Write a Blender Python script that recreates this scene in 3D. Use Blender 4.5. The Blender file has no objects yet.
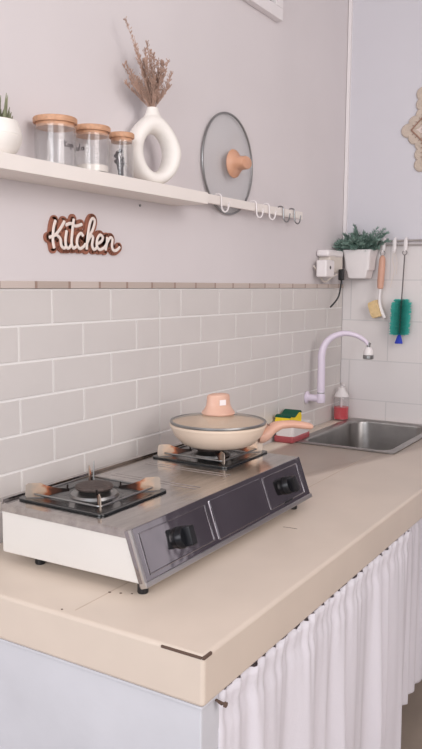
import bpy, bmesh, math, random
from mathutils import Vector, Matrix
random.seed(7)
SC = bpy.context.scene
COL = SC.collection
PI = math.pi
# ------------------------------------------------------------ camera
F = Vector((0.84722361, 0.51846626, -0.11577953)); R = Vector((0.5226404, -0.85252612, 0.00679957)); U = Vector((0.09517973, 0.06627182, 0.99325166))
cd = bpy.data.cameras.new('camera'); cam = bpy.data.objects.new('camera', cd); COL.objects.link(cam)
cd.sensor_fit = 'VERTICAL'; cd.sensor_height = 24; cd.lens = 773.146 * 24 / 749; cd.clip_start = .02
cam.matrix_world = Matrix(((R.x, U.x, -F.x, -0.8589), (R.y, U.y, -F.y, -1.13424), (R.z, U.z, -F.z, 0.50827), (0, 0, 0, 1)))
SC.camera = cam
# ------------------------------------------------------------ world and light
w = bpy.data.worlds.new('world'); SC.world = w; w.use_nodes = True
w.node_tree.nodes['Background'].inputs[0].default_value = (0.92, 0.94, 1.0, 1); w.node_tree.nodes['Background'].inputs[1].default_value = 0.55
def area(name, loc, target, sx, sy, power, col):
    l = bpy.data.lights.new(name, 'AREA'); l.shape = 'RECTANGLE'; l.size = sx; l.size_y = sy; l.energy = power; l.color = col
    o = bpy.data.objects.new(name, l); COL.objects.link(o); o.location = loc
    o.rotation_euler = (Vector(target) - Vector(loc)).to_track_quat('-Z', 'Y').to_euler(); return o
area('window_daylight', (-2.5, -0.9, 1.0), (0.8, -0.5, 0.2), 1.6, 1.4, 40, (0.94, 0.96, 1.0))
area('front_fill', (-0.3, -2.7, 1.15), (0.9, -0.2, 0.35), 1.5, 1.7, 42, (1.0, 0.955, 0.935))  # added fill lamp, brightens the scene from the front; no opening stands there
SC.view_settings.view_transform = 'Standard'; SC.view_settings.look = 'None'; SC.view_settings.gamma = 1
SC.view_settings.use_curve_mapping = False; SC.view_settings.exposure = 0.10

# ------------------------------------------------------------ materials
def srgb(r, g, b):
    f = lambda c: ((c / 255 + .055) / 1.055) ** 2.4 if c > 10 else c / 255 / 12.92
    return (f(r), f(g), f(b), 1)
class NT:
    def __init__(s, m): s.t = m.node_tree; s.n = s.t.nodes
    def new(s, k, **kw):
        n = s.n.new(k)
        for a, b in kw.items(): setattr(n, a, b)
        return n
    def link(s, a, b): s.t.links.new(a, b)
def mat(name, col, rough=.5, metal=0, bump=0, bscale=40, vary=0, vscale=6, trans=0, spec=None, col2=None, detail=4, sheen=0, sss=0, coat=0, stretch=None):
    m = bpy.data.materials.new(name); m.use_nodes = True; t = NT(m); p = t.n['Principled BSDF']
    p.inputs['Base Color'].default_value = col; p.inputs['Roughness'].default_value = rough; p.inputs['Metallic'].default_value = metal
    if trans: p.inputs['Transmission Weight'].default_value = trans
    if spec is not None: p.inputs['Specular IOR Level'].default_value = spec
    if sheen: p.inputs['Sheen Weight'].default_value = sheen
    if coat: p.inputs['Coat Weight'].default_value = coat
    tc = t.new('ShaderNodeTexCoord'); src = tc.outputs['Object']
    if stretch:
        mp = t.new('ShaderNodeMapping'); mp.inputs['Scale'].default_value = stretch; t.link(src, mp.inputs[0]); src = mp.outputs[0]
    if vary:
        nz = t.new('ShaderNodeTexNoise'); nz.inputs['Scale'].default_value = vscale; nz.inputs['Detail'].default_value = detail
        t.link(src, nz.inputs['Vector'])
        mx = t.new('ShaderNodeMix', data_type='RGBA'); c2 = col2 or tuple(c * (1 - vary) for c in col[:3]) + (1,)
        mx.inputs[6].default_value = col; mx.inputs[7].default_value = c2
        rp = t.new('ShaderNodeMapRange'); rp.inputs[1].default_value = .35; rp.inputs[2].default_value = .7
        t.link(nz.outputs[0], rp.inputs[0]); t.link(rp.outputs[0], mx.inputs[0]); t.link(mx.outputs[2], p.inputs['Base Color'])
    if bump:
        nb = t.new('ShaderNodeTexNoise'); nb.inputs['Scale'].default_value = bscale; nb.inputs['Detail'].default_value = 3
        t.link(src, nb.inputs['Vector'])
        b = t.new('ShaderNodeBump'); b.inputs['Strength'].default_value = bump; b.inputs['Distance'].default_value = .01
        t.link(nb.outputs[0], b.inputs['Height']); t.link(b.outputs[0], p.inputs['Normal'])
    return m
def glass(name, tint, rough=.03, refl=1.0, haze=0.0, hazecol=(1, 1, 1, 1)):
    m = bpy.data.materials.new(name); m.use_nodes = True; t = NT(m); t.n.remove(t.n['Principled BSDF'])
    out = t.n['Material Output']
    tr = t.new('ShaderNodeBsdfTransparent'); tr.inputs[0].default_value = tint
    gl = t.new('ShaderNodeBsdfGlossy'); gl.inputs['Roughness'].default_value = rough
    fr = t.new('ShaderNodeFresnel'); fr.inputs[0].default_value = 1.45
    ge = t.new('ShaderNodeNewGeometry'); io = t.new('ShaderNodeMapRange'); io.inputs[3].default_value = 1.45; io.inputs[4].default_value = 1 / 1.45
    t.link(ge.outputs['Backfacing'], io.inputs[0]); t.link(io.outputs[0], fr.inputs[0])
    mu = t.new('ShaderNodeMath', operation='MULTIPLY'); mu.inputs[1].default_value = refl; t.link(fr.outputs[0], mu.inputs[0])
    base = tr.outputs[0]
    if haze:
        df = t.new('ShaderNodeBsdfDiffuse'); df.inputs[0].default_value = hazecol
        mh = t.new('ShaderNodeMixShader'); mh.inputs[0].default_value = haze; t.link(tr.outputs[0], mh.inputs[1]); t.link(df.outputs[0], mh.inputs[2]); base = mh.outputs[0]
    mx = t.new('ShaderNodeMixShader'); t.link(mu.outputs[0], mx.inputs[0]); t.link(base, mx.inputs[1]); t.link(gl.outputs[0], mx.inputs[2]); t.link(mx.outputs[0], out.inputs[0])
    return m
M = {}
M['paint'] = mat('painted_wall', srgb(224, 217, 218), .55, bump=.05, bscale=9, vary=.05, vscale=2.5)
M['paint_back'] = mat('painted_wall_white', srgb(212, 209, 215), .5, bump=.04, bscale=8, vary=.04, vscale=2)
M['tile'] = mat('embossed_panel', srgb(217, 211, 208), .38, bump=.08, bscale=20, vary=.05, vscale=5)
M['grout'] = mat('panel_groove', srgb(240, 237, 235), .6)
M['counter'] = mat('cream_ceramic', srgb(215, 200, 186), .36, bump=.05, bscale=7, vary=.08, vscale=5, detail=6)
M['crack'] = mat('dark_grime', srgb(96, 76, 66), .9)
M['jointline'] = mat('tile_joint', srgb(196, 178, 164), .8)
M['plaster'] = mat('whitewashed_plaster', srgb(206, 206, 212), .7, bump=.2, bscale=14, vary=.10, vscale=5)
M['floor'] = mat('floor_tile', srgb(176, 160, 146), .4, vary=.1)
M['ceiling'] = mat('ceiling_paint', srgb(225, 222, 220), .8)
M['dim'] = mat('room_wall_paint', srgb(140, 132, 136), .8)
M['steel'] = mat('brushed_steel', (.56, .53, .515, 1), .15, 1, bump=.07, bscale=22, vary=.25, vscale=9, stretch=(1, 7, 7))
M['steel_panel'] = mat('polished_steel_panel', (.42, .40, .42, 1), .08, 1, bump=.30, bscale=7, vary=.25, vscale=6)
M['steel_edge'] = mat('steel_edge', (.60, .58, .57, 1), .28, 1)
M['sink'] = mat('sink_steel', (.43, .41, .40, 1), .36, 1, bump=.05, bscale=60, vary=.2, vscale=12)
M['white_metal'] = mat('white_enamel', srgb(224, 219, 214), .35, vary=.03, vscale=8)
M['black_metal'] = mat('black_enamel', srgb(34, 36, 38), .22, bump=.05, coat=.3)
M['black_plastic'] = mat('black_plastic', srgb(22, 22, 26), .3)
M['gunmetal'] = mat('grey_wire', (.33, .33, .33, 1), .35, 1)
M['burner'] = mat('burner_iron', srgb(92, 80, 76), .6, metal=.4, vary=.3, vscale=60, bump=.3, bscale=200)
M['cream'] = mat('cream_enamel', srgb(236, 214, 194), .3, vary=.03)
M['peach'] = mat('peach_soft_plastic', srgb(224, 184, 164), .42, vary=.12, vscale=10, col2=srgb(212, 162, 140))
M['peach2'] = mat('orange_peach_plastic', srgb(220, 170, 142), .45, vary=.3, vscale=18, col2=srgb(204, 146, 112))
M['sticker'] = mat('white_sticker', srgb(244, 236, 236), .5)
M['shelf'] = mat('shelf_laminate', srgb(242, 234, 228), .45, vary=.03)
M['wood'] = mat('bamboo_lid', srgb(210, 160, 126), .5, vary=.25, vscale=30, stretch=(1, 6, 6))
M['ceramic'] = mat('matt_ceramic', srgb(238, 232, 226), .6, bump=.06, bscale=120)
M['white_plastic'] = mat('white_plastic', srgb(236, 230, 230), .35)
M['ivory'] = mat('ivory_plastic', srgb(220, 210, 200), .4)
M['lilac'] = mat('lilac_white_pvc', srgb(226, 214, 230), .3)
M['dried'] = mat('dried_grass', srgb(186, 154, 138), .9, vary=.35, vscale=40)
M['brownmdf'] = mat('sign_backing', srgb(166, 106, 84), .6, vary=.2, vscale=20)
M['signwhite'] = mat('sign_lettering', srgb(240, 226, 218), .5)
M['green'] = mat('artificial_leaf', srgb(150, 178, 166), .6, vary=.35, vscale=30)
M['green_light'] = mat('pale_rosette', srgb(150, 186, 172), .6, vary=.3, vscale=50)
M['spiky'] = mat('spiky_leaf', srgb(140, 142, 112), .6, vary=.4, vscale=40)
M['teal'] = mat('teal_bristle', srgb(84, 200, 188), .7, vary=.2, vscale=60)
M['blue'] = mat('blue_bristle', srgb(52, 72, 190), .6)
M['bristle'] = mat('natural_bristle', srgb(232, 202, 152), .8, bump=.4, bscale=150, vary=.15, vscale=60)
M['brushwood'] = mat('brush_handle', srgb(218, 168, 146), .5, vary=.12, vscale=20)
M['red'] = mat('red_soap', srgb(206, 20, 46), .2)
M['pinkred'] = mat('dark_pink_plastic', srgb(170, 78, 84), .4)
M['yellow'] = mat('yellow_sponge', srgb(246, 216, 50), .9, bump=.4, bscale=200)
M['scour'] = mat('green_scourer', srgb(20, 88, 66), .95, bump=.5, bscale=250)
M['rope'] = mat('cotton_rope', srgb(206, 190, 176), .85, bump=.4, bscale=160, vary=.1, vscale=30)
M['brownstitch'] = mat('brown_stitching', srgb(160, 126, 110), .8)
M['paper'] = mat('pink_beige_mat', srgb(222, 206, 200), .7)
M['sugar'] = mat('white_sugar', srgb(240, 232, 224), .9)
M['ink'] = mat('dark_lettering', srgb(66, 58, 62), .7)
M['wire'] = mat('dark_twisted_wire', srgb(104, 98, 98), .5)
M['cable'] = mat('black_cable', srgb(26, 26, 28), .5)
M['soil'] = mat('dark_soil', srgb(70, 60, 52), .9)
M['glass'] = glass('clear_glass', (.985, .985, .985, 1), .08, 1.0, .05, (.9, .88, .9, 1))
M['lidglass'] = glass('tinted_lid_glass', (.955, .965, .97, 1), .12, .8, .16, (.68, .70, .70, 1))
M['lidglass_warm'] = glass('cream_tinted_lid_glass', (.97, .95, .92, 1), .12, .8, .28, srgb(226, 212, 196))
M['bottle'] = glass('clear_plastic', (.93, .92, .93, 1), .08, 1.0, .07)
M['windowglass'] = glass('window_glass', (.6, .65, .7, 1), .05, 1.0, 0)
def burnt():
    m = mat('heat_stained_steel', (.6, .55, .5, 1), .4, .6); t = NT(m); p = t.n['Principled BSDF']
    tc = t.new('ShaderNodeTexCoord'); nz = t.new('ShaderNodeTexNoise'); nz.inputs['Scale'].default_value = 70; nz.inputs['Detail'].default_value = 6
    t.link(tc.outputs['Object'], nz.inputs['Vector'])
    # the stain lies along the local x axis of the plate: soot at the flame end
    sp = t.new('ShaderNodeSeparateXYZ'); t.link(tc.outputs['Object'], sp.inputs[0])
    mr = t.new('ShaderNodeMapRange'); mr.inputs[1].default_value = .04; mr.inputs[2].default_value = .125; t.link(sp.outputs[0], mr.inputs[0])
    ad = t.new('ShaderNodeMath', operation='MULTIPLY_ADD'); ad.inputs[1].default_value = .45; t.link(nz.outputs[0], ad.inputs[0]); t.link(mr.outputs[0], ad.inputs[2])
    sb = t.new('ShaderNodeMath', operation='SUBTRACT'); sb.inputs[1].default_value = .22; t.link(ad.outputs[0], sb.inputs[0])
    cr = t.new('ShaderNodeValToRGB'); e = cr.color_ramp.elements; e[0].position = .25; e[0].color = srgb(38, 30, 28); e[1].position = .95; e[1].color = srgb(176, 162, 150)
    for q, c in ((.42, srgb(92, 58, 46)), (.54, srgb(176, 100, 66)), (.66, srgb(206, 176, 152))):
        x = cr.color_ramp.elements.new(q); x.color = c
    t.link(sb.outputs[0], cr.inputs[0]); t.link(cr.outputs[0], p.inputs['Base Color']); return m
M['burnt'] = burnt()
def fabric():
    m = mat('white_cotton_curtain', srgb(244, 240, 246), .85, bump=.08, bscale=90, sheen=.2); t = NT(m); p = t.n['Principled BSDF']; out = t.n['Material Output']
    tl = t.new('ShaderNodeBsdfTranslucent'); tl.inputs[0].default_value = srgb(236, 230, 238)
    mx = t.new('ShaderNodeMixShader'); mx.inputs[0].default_value = .25; t.link(p.outputs[0], mx.inputs[1]); t.link(tl.outputs[0], mx.inputs[2]); t.link(mx.outputs[0], out.inputs[0]); return m
M['fabric'] = fabric()
def bricks(name, c1, c2, mortar, bw, rh, ms, rough, axes, off=.5, bump=.15, shift=(0, 0, 0)):
    m = mat(name, c1, rough); t = NT(m); p = t.n['Principled BSDF']
    tc = t.new('ShaderNodeTexCoord'); sp = t.new('ShaderNodeSeparateXYZ'); t.link(tc.outputs['Object'], sp.inputs[0])
    cb = t.new('ShaderNodeCombineXYZ'); t.link(sp.outputs[axes[0]], cb.inputs[0]); t.link(sp.outputs[axes[1]], cb.inputs[1])
    mp = t.new('ShaderNodeMapping'); mp.inputs['Location'].default_value = shift; t.link(cb.outputs[0], mp.inputs[0])
    b = t.new('ShaderNodeTexBrick'); b.offset = off; b.inputs['Scale'].default_value = 1; b.inputs['Brick Width'].default_value = bw; b.inputs['Row Height'].default_value = rh
    b.inputs['Mortar Size'].default_value = ms; b.inputs['Color1'].default_value = c1; b.inputs['Color2'].default_value = c2; b.inputs['Mortar'].default_value = mortar
    t.link(mp.outputs[0], b.inputs['Vector']); t.link(b.outputs[0], p.inputs['Base Color'])
    bp = t.new('ShaderNodeBump'); bp.invert = True; bp.inputs['Strength'].default_value = bump; bp.inputs['Distance'].default_value = .004; t.link(b.outputs[1], bp.inputs['Height']); t.link(bp.outputs[0], p.inputs['Normal'])
    return m
M['backtile'] = bricks('white_wall_tile', srgb(222, 217, 217), srgb(226, 220, 219), srgb(209, 205, 205), .30, .152, .0022, .25, (1, 2), shift=(.04, .079 + .152 * 2, 0))
M['listello'] = bricks('border_tile', srgb(186, 170, 160), srgb(206, 192, 184), srgb(158, 134, 122), .10, .05, .004, .4, (0, 2), 0, shift=(0, .48, 0))

# ------------------------------------------------------------ mesh helpers
def link(name, bm, m, parent=None, smooth=True, angle=35, wn=True):
    me = bpy.data.meshes.new(name); bmesh.ops.recalc_face_normals(bm, faces=bm.faces[:]); bm.to_mesh(me); bm.free()
    if isinstance(m, (list, tuple)):
        for x in m: me.materials.append(x)
    else: me.materials.append(m)
    if smooth:
        me.shade_smooth(); me.set_sharp_from_angle(angle=math.radians(angle))
    o = bpy.data.objects.new(name, me); COL.objects.link(o)
    if smooth and wn: o.modifiers.new('w', 'WEIGHTED_NORMAL').keep_sharp = True
    if parent: o.parent = parent
    return o
def tag(o, label=None, cat=None, group=None, kind=None):
    if label: o['label'] = label
    if cat: o['category'] = cat
    if group: o['group'] = group
    if kind: o['kind'] = kind
    return o
def thing(name, loc, label, cat, group=None, rz=0):
    o = bpy.data.objects.new(name, None); COL.objects.link(o); o.location = loc; o.rotation_euler = (0, 0, rz); o.empty_display_size = .03
    return tag(o, label, cat, group)
def copy_tree(o, parent=None):
    c = o.copy(); COL.objects.link(c)
    if parent: c.parent = parent
    for ch in list(o.children): copy_tree(ch, c)
    return c
def box(bm, lo, hi, bev=0, seg=2, mtx=None):
    v = [bm.verts.new((x, y, z)) for x in (lo[0], hi[0]) for y in (lo[1], hi[1]) for z in (lo[2], hi[2])]
    fs = [bm.faces.new([v[i] for i in q]) for q in ((0, 1, 3, 2), (4, 6, 7, 5), (0, 4, 5, 1), (2, 3, 7, 6), (0, 2, 6, 4), (1, 5, 7, 3))]
    bmesh.ops.recalc_face_normals(bm, faces=fs); vs = v
    if bev:
        es = list({e for f in fs for e in f.edges})
        r = bmesh.ops.bevel(bm, geom=es, offset=bev, segments=seg, affect='EDGES', profile=.5, clamp_overlap=True)
        vs = list({x for f in r['faces'] for x in f.verts} | {x for x in v if x.is_valid})
    if mtx is not None: bmesh.ops.transform(bm, matrix=mtx, verts=[x for x in vs if x.is_valid])
def lathe(bm, prof, seg=40, c=(0, 0, 0), axis='z', close=False, cap=True):
    rings = []
    for r, z in prof:
        ring = []
        for i in range(seg):
            a = 2 * PI * i / seg; x, y = max(r, 1e-5) * math.cos(a), max(r, 1e-5) * math.sin(a)
            p = {'z': (x, y, z), 'y': (x, -z, y), 'x': (z, x, y)}[axis]
            ring.append(bm.verts.new((p[0] + c[0], p[1] + c[1], p[2] + c[2])))
        rings.append(ring)
    n = len(rings)
    for k in range(n if close else n - 1):
        a, b = rings[k], rings[(k + 1) % n]
        for i in range(seg):
            j = (i + 1) % seg; bm.faces.new((a[i], a[j], b[j], b[i]))
    if not close and cap:
        if prof[0][0] > 1e-4: bm.faces.new(rings[0][::-1])
        if prof[-1][0] > 1e-4: bm.faces.new(rings[-1])
def spline(pts, n=8):
    P = [Vector(p) for p in pts]
    if len(P) < 3: return P
    out = []
    for i in range(len(P) - 1):
        p0 = P[max(i - 1, 0)]; p1 = P[i]; p2 = P[i + 1]; p3 = P[min(i + 2, len(P) - 1)]
        for k in range(n):
            t = k / n; out.append(.5 * ((2 * p1) + (p2 - p0) * t + (2 * p0 - 5 * p1 + 4 * p2 - p3) * t * t + (3 * p1 - p0 - 3 * p2 + p3) * t ** 3))
    out.append(P[-1]); return out
def tube(bm, pts, r, seg=10, n=0, flat=None, caps=True):
    """round tube along points; r a number or list; flat=(axis vector, factor) squashes the section"""
    P = spline(pts, n) if n else [Vector(p) for p in pts]
    N = len(P); rr = [r] * N if not isinstance(r, (list, tuple)) else [r[0] + (r[-1] - r[0]) * i / (N - 1) if len(r) == 2 else r[min(int(i / (N - 1) * (len(r) - 1)), len(r) - 2)] * (1 - (i / (N - 1) * (len(r) - 1) - min(int(i / (N - 1) * (len(r) - 1)), len(r) - 2))) + r[min(int(i / (N - 1) * (len(r) - 1)), len(r) - 2) + 1] * (i / (N - 1) * (len(r) - 1) - min(int(i / (N - 1) * (len(r) - 1)), len(r) - 2)) for i in range(N)]
    rings = []; up = None
    for i, p in enumerate(P):
        t = (P[min(i + 1, N - 1)] - P[max(i - 1, 0)]).normalized()
        if up is None: up = Vector((0, 0, 1)) if abs(t.z) < .9 else Vector((1, 0, 0))
        s = t.cross(up)
        if s.length < 1e-4: s = t.orthogonal()
        s.normalize(); up = s.cross(t).normalized(); ring = []
        for k in range(seg):
            a = 2 * PI * k / seg; d = (s * math.cos(a) + up * math.sin(a)) * rr[i]
            if flat: f = Vector(flat[0]); d = d - f * (d.dot(f)) * (1 - flat[1])
            ring.append(bm.verts.new(p + d))
        rings.append(ring)
    for a, b in zip(rings, rings[1:]):
        for k in range(seg):
            j = (k + 1) % seg; bm.faces.new((a[k], a[j], b[j], b[k]))
    if caps:
        for ring, p, sg in ((rings[0], P[0] - (P[1] - P[0]).normalized() * rr[0] * .5, 1), (rings[-1], P[-1] + (P[-1] - P[-2]).normalized() * rr[-1] * .5, 0)):
            c = bm.verts.new(p)
            for k in range(seg):
                j = (k + 1) % seg; bm.faces.new((ring[j], ring[k], c) if sg else (ring[k], ring[j], c))
def prism(bm, poly, d, mtx=None, bev=0):
    """polygon (x,z) extruded in y by d"""
    a = [bm.verts.new((x, 0, z)) for x, z in poly]; b = [bm.verts.new((x, d, z)) for x, z in poly]
    fs = [bm.faces.new(a), bm.faces.new(b[::-1])]; n = len(a)
    for i in range(n): j = (i + 1) % n; fs.append(bm.faces.new((a[i], b[i], b[j], a[j])))
    vs = a + b
    if bev:
        es = list({e for f in fs for e in f.edges}); r = bmesh.ops.bevel(bm, geom=es, offset=bev, segments=2, affect='EDGES', profile=.5, clamp_overlap=True)
        vs = list({x for f in r['faces'] for x in f.verts} | {x for x in vs if x.is_valid})
    if mtx is not None: bmesh.ops.transform(bm, matrix=mtx, verts=[x for x in vs if x.is_valid])
def B(): return bmesh.new()
def simple_box(name, lo, hi, m, parent=None, bev=0, **k):
    b = B(); box(b, lo, hi, bev); return link(name, b, m, parent)

L = 1.9564          # back wall
ZF = -0.80          # floor
# ============================================================ SETTING
def S(name, lo, hi, m): return tag(simple_box(name, lo, hi, m), kind='structure')
S('floor', (-1.6, -3.0, ZF - .05), (L + .1, .1, ZF), M['floor'])
S('wall_left', (-1.6, 0.0, ZF), (L + .1, .1, 1.95), M['paint'])
S('wall_back', (L, -3.0, ZF), (L + .1, 0, 1.95), M['paint_back'])
S('wall_right', (-1.6, -3.1, ZF), (L + .1, -3.0, 1.95), M['dim'])
S('ceiling', (-1.6, -3.1, 1.95), (L + .1, .1, 2.0), M['ceiling'])
S('trim_1', (L - .012, -.014, .66), (L, -.002, 1.95), M['white_plastic'])
S('reflected_dark_panel', (L - .03, -1.75, ZF), (L - .0005, -.95, 1.15), mat('dark_reflection_paint', srgb(98, 90, 100), .6))  # unseen dark slab, added so the steel stove front has something to reflect
S('trim_9', (L - .04, -.95, ZF), (L - .0004, -.89, 1.2), M['white_plastic'])  # pale upright beside the slab, added to vary the same reflection
# tiled lower part of the back wall
tb = tag(simple_box('trim_2', (L - .006, -.885, -.02), (L, -.0062, .665), M['backtile']), kind='structure')
# border strip
tag(simple_box('trim_3', (-1.5, -.0085, .4975), (L - .0065, -.0, .5125), M['listello'], bev=.0015), kind='structure')
# embossed brick panels on the left wall
W2, HR, X0, ZT = .0969, .0730, .7348, .4964
def brick_panel(xa, cells):
    b = B(); g = .0023
    box(b, (xa + .0006, -.0045, -.03), (min(xa + cells * W2, L - .0065) - .0006, -.0004, ZT))
    for f in b.faces: f.material_index = 1
    for k in range(1, 8):
        zt = ZT - (k - 1) * HR; zb = max(zt - HR, -.03)
        cuts = [0, 1, 3, 5, 7] if k % 2 else [0, 2, 4, 6, 7]
        for a, c in zip(cuts, cuts[1:]):
            xl = xa + a * W2 + g; xr = min(xa + c * W2 - g, L - .009)
            if xr - xl < .01 or xl < -1.4: continue
            box(b, (xl, -.0066, zb + g), (xr, -.004, zt - g), .0016, 2)
    return link('wall_panel', b, (M['tile'], M['grout']))
for i in range(-3, 2):
    o = brick_panel(X0 + i * 7 * W2, 7); o.name = 'trim_%d' % (i + 7); tag(o, kind='structure')

# ============================================================ COUNTER
D = .60; CT = .078; SX0, SX1, SY0, SY1 = 1.388, 1.928, -.408, -.062
ctr = thing('kitchen_counter', (0, -.3, ZF), 'long cream tiled kitchen counter with chipped corner along the tiled wall', 'counter')
def at_root(o, root):
    o.parent = root; o.matrix_parent_inverse = Matrix.Translation(root.location).inverted(); return o
b = B(); box(b, (0, -D, -CT), (L - .007, -.009, 0), .007, 3); slab = link('worktop', b, M['counter'])
b = B(); box(b, (SX0 + .012, SY0 + .012, -.3), (SX1 - .012, SY1 - .012, .3), .03, 3); cut = link('cut', b, M['counter'])
md = slab.modifiers.new('b', 'BOOLEAN'); md.object = cut; md.operation = 'DIFFERENCE'; md.solver = 'EXACT'
bpy.context.view_layer.update(); dg = bpy.context.evaluated_depsgraph_get(); me = bpy.data.meshes.new_from_object(slab.evaluated_get(dg))
slab.modifiers.clear(); slab.data = me; bpy.data.objects.remove(cut); at_root(slab, ctr)
at_root(simple_box('support_wall', (.006, -D + .007, ZF), (.058, -.002, -CT), M['plaster'], bev=.004), ctr)
at_root(simple_box('plaster_lip', (.0035, -D + .0045, -CT - .006), (.050, -.002, -CT), M['plaster'], bev=.002), ctr)
b = B()   # broken edge tile at the corner
box(b, (-.0008, -D + .004, -.0062), (.0025, -D + .072, -.0022), .001); box(b, (.0002, -D - .0008, -.0065), (.022, -D + .0035, -.0018), .001)
at_root(link('chipped_edge', b, M['crack']), ctr)
b = B()
for y in (-.35,): box(b, (.02, y - .001, -.001), (1.35, y + .001, .0004))
at_root(link('tile_joint', b, M['jointline']), ctr)
for (x, y, r_) in ((.105, -.350, .003), (.112, -.368, .0025), (.120, -.385, .002), (.012, -.33, .002)):
    b = B(); lathe(b, [(r_, 0), (r_ * .7, .0006), (0, .0008)], 8, (x, y, 0)); at_root(link('dirt_speck', b, M['crack']), ctr)
b = B(); tube(b, [(.5743, -.438, .0003), (.5770, -.452, .0003), (.578, -.469, .0003)], .0006, 5); at_root(link('scratch', b, M['crack']), ctr)

# ============================================================ SINK
sink = thing('kitchen_sink', ((SX0 + SX1) / 2, (SY0 + SY1) / 2, 0), 'stainless steel sink set into the counter in the corner', 'sink')
def rrect(x0, x1, y0, y1, r, n=6):
    out = []
    for cx, cy, a0 in ((x1 - r, y1 - r, 0), (x0 + r, y1 - r, 90), (x0 + r, y0 + r, 180), (x1 - r, y0 + r, 270)):
        for i in range(n + 1):
            a = math.radians(a0 + 90 * i / n); out.append((cx + r * math.cos(a), cy + r * math.sin(a)))
    return out
hx, hy = (SX1 - SX0) / 2, (SY1 - SY0) / 2
def loops(bm, specs, cap=True):
    prev = None
    for (dx, dy, r, z) in specs:
        ring = [bm.verts.new((x, y, z)) for x, y in rrect(-dx, dx, -dy, dy, r)]
        if prev:
            for i in range(len(ring)):
                j = (i + 1) % len(ring); bm.faces.new((prev[i], prev[j], ring[j], ring[i]))
        prev = ring
    if cap: bm.faces.new(prev)
b = B(); loops(b, [(hx, hy, .012, .0005), (hx, hy, .012, .003), (hx - .004, hy - .004, .012, .0045), (hx - .022, hy - .022, .04, .004), (hx - .027, hy - .027, .05, .001), (hx - .03, hy - .03, .055, -.006), (hx - .036, hy - .036, .06, -.12), (hx - .06, hy - .06, .06, -.15), (.05, .05, .045, -.156)]); link('basin', b, M['sink'], sink)
b = B(); lathe(b, [(0, -.150), (.03, -.150), (.042, -.149), (.045, -.1535), (.042, -.1555)], 28); link('drain', b, M['steel_edge'], sink)

# ============================================================ STOVE
SX = .112; SE = .754; YB, YF, YFB = -.084, -.3876, -.4192; ZTP, ZBT = .1107, .0225
st = thing('gas_stove', ((SX + SE) / 2, -.25, 0), 'two-burner steel table stove with white sides standing on the cream counter', 'stove')
def sp(x, y, z): return (x - (SX + SE) / 2, y + .25, z)
def stp(name, bm, m, **k): return link(name, bm, m, st, **k)
# body (white sides, open front)
b = B()
poly = [(YB - .010, ZBT - .004), (YB - .010, ZTP - .004), (YF + .004, ZTP - .004), (YFB + .008, ZBT)]
vs = []
for x in (SX, SE):
    vs.append([b.verts.new(sp(x, y, z)) for y, z in poly])
b.faces.new(vs[0]); b.faces.new(vs[1][::-1])
for i in range(4): j = (i + 1) % 4; b.faces.new((vs[0][i], vs[1][i], vs[1][j], vs[0][j]))
bmesh.ops.recalc_face_normals(b, faces=b.faces[:]); bmesh.ops.bevel(b, geom=b.edges[:], offset=.004, segments=2, affect='EDGES', profile=.5)
stp('side_housing', b, M['white_metal'])
# top plate: sheet with rounded rear corners, folded skirt
b = B()
out = []
r = .022
e = .0016
pts = [(SX - e, YF), (SX - e, YB - r + 0.0)]
def topring(dx, z, dxf):
    x0, x1, y1, y0 = SX - dx, SE + dx, YB + dx, YF - dxf
    P_ = [(x0, y0)]
    for i in range(7):
        a = math.radians(180 - 90 * i / 6); P_.append((x0 + r + r * math.cos(a), y1 - r + r * math.sin(a)))
    for i in range(7):
        a = math.radians(90 - 90 * i / 6); P_.append((x1 - r + r * math.cos(a), y1 - r + r * math.sin(a)))
    P_.append((x1, y0)); return [b.verts.new(sp(x, y, z)) for x, y in P_]
rg = [topring(.0016, ZTP - .0145, .0), topring(.0016, ZTP - .003, .0), topring(-.0015, ZTP, -.0015)]
for a, c in zip(rg, rg[1:]):
    for i in range(len(a)): j = (i + 1) % len(a); b.faces.new((a[i], a[j], c[j], c[i]))
b.faces.new(rg[-1]); b.faces.new(rg[0][::-1])
stp('top_plate', b, M['steel'], angle=25)
b = B()  # shallow pressed ridges between the burners
for x in (.385, .40, .505, .52): tube(b, [sp(x, -.13, ZTP), sp(x, -.34, ZTP)], .0022, 8, flat=((0, 0, 1), .5))
box(b, sp(SX + .004, YB - .010, ZTP - .001), sp(SE - .004, YB + .001, ZTP + .006), .002)
stp('pressed_ridge', b, M['steel'])
# front panel: local frame on the sloping plane
n0 = Vector((0, YF, ZTP)); n1 = Vector((0, YFB, ZBT)); dv = (n1 - n0); Hp = dv.length; dv.normalize(); nv = Vector((1, 0, 0)).cross(dv); 
if nv.y > 0: nv = -nv
def fp(u, v, h): q = Vector((u, 0, 0)) + n0 + dv * v + nv * h; return sp(q.x, q.y, q.z)
def fbox(bm, u0, u1, v0, v1, h0, h1, bev=0):
    vs = [bm.verts.new(fp(u, v, h)) for u in (u0, u1) for v in (v0, v1) for h in (h0, h1)]
    fs = [bm.faces.new([vs[i] for i in q]) for q in ((0, 1, 3, 2), (4, 6, 7, 5), (0, 4, 5, 1), (2, 3, 7, 6), (0, 2, 6, 4), (1, 5, 7, 3))]
    bmesh.ops.recalc_face_normals(bm, faces=fs)
    if bev: bmesh.ops.bevel(bm, geom=list({e for f in fs for e in f.edges}), offset=bev, segments=2, affect='EDGES', profile=.5, clamp_overlap=True)
b = B(); fbox(b, SX - .0022, SE + .0022, -.001, Hp + .002, -.012, .0012, .002)
stp('front_panel', b, M['steel_panel'])
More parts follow.
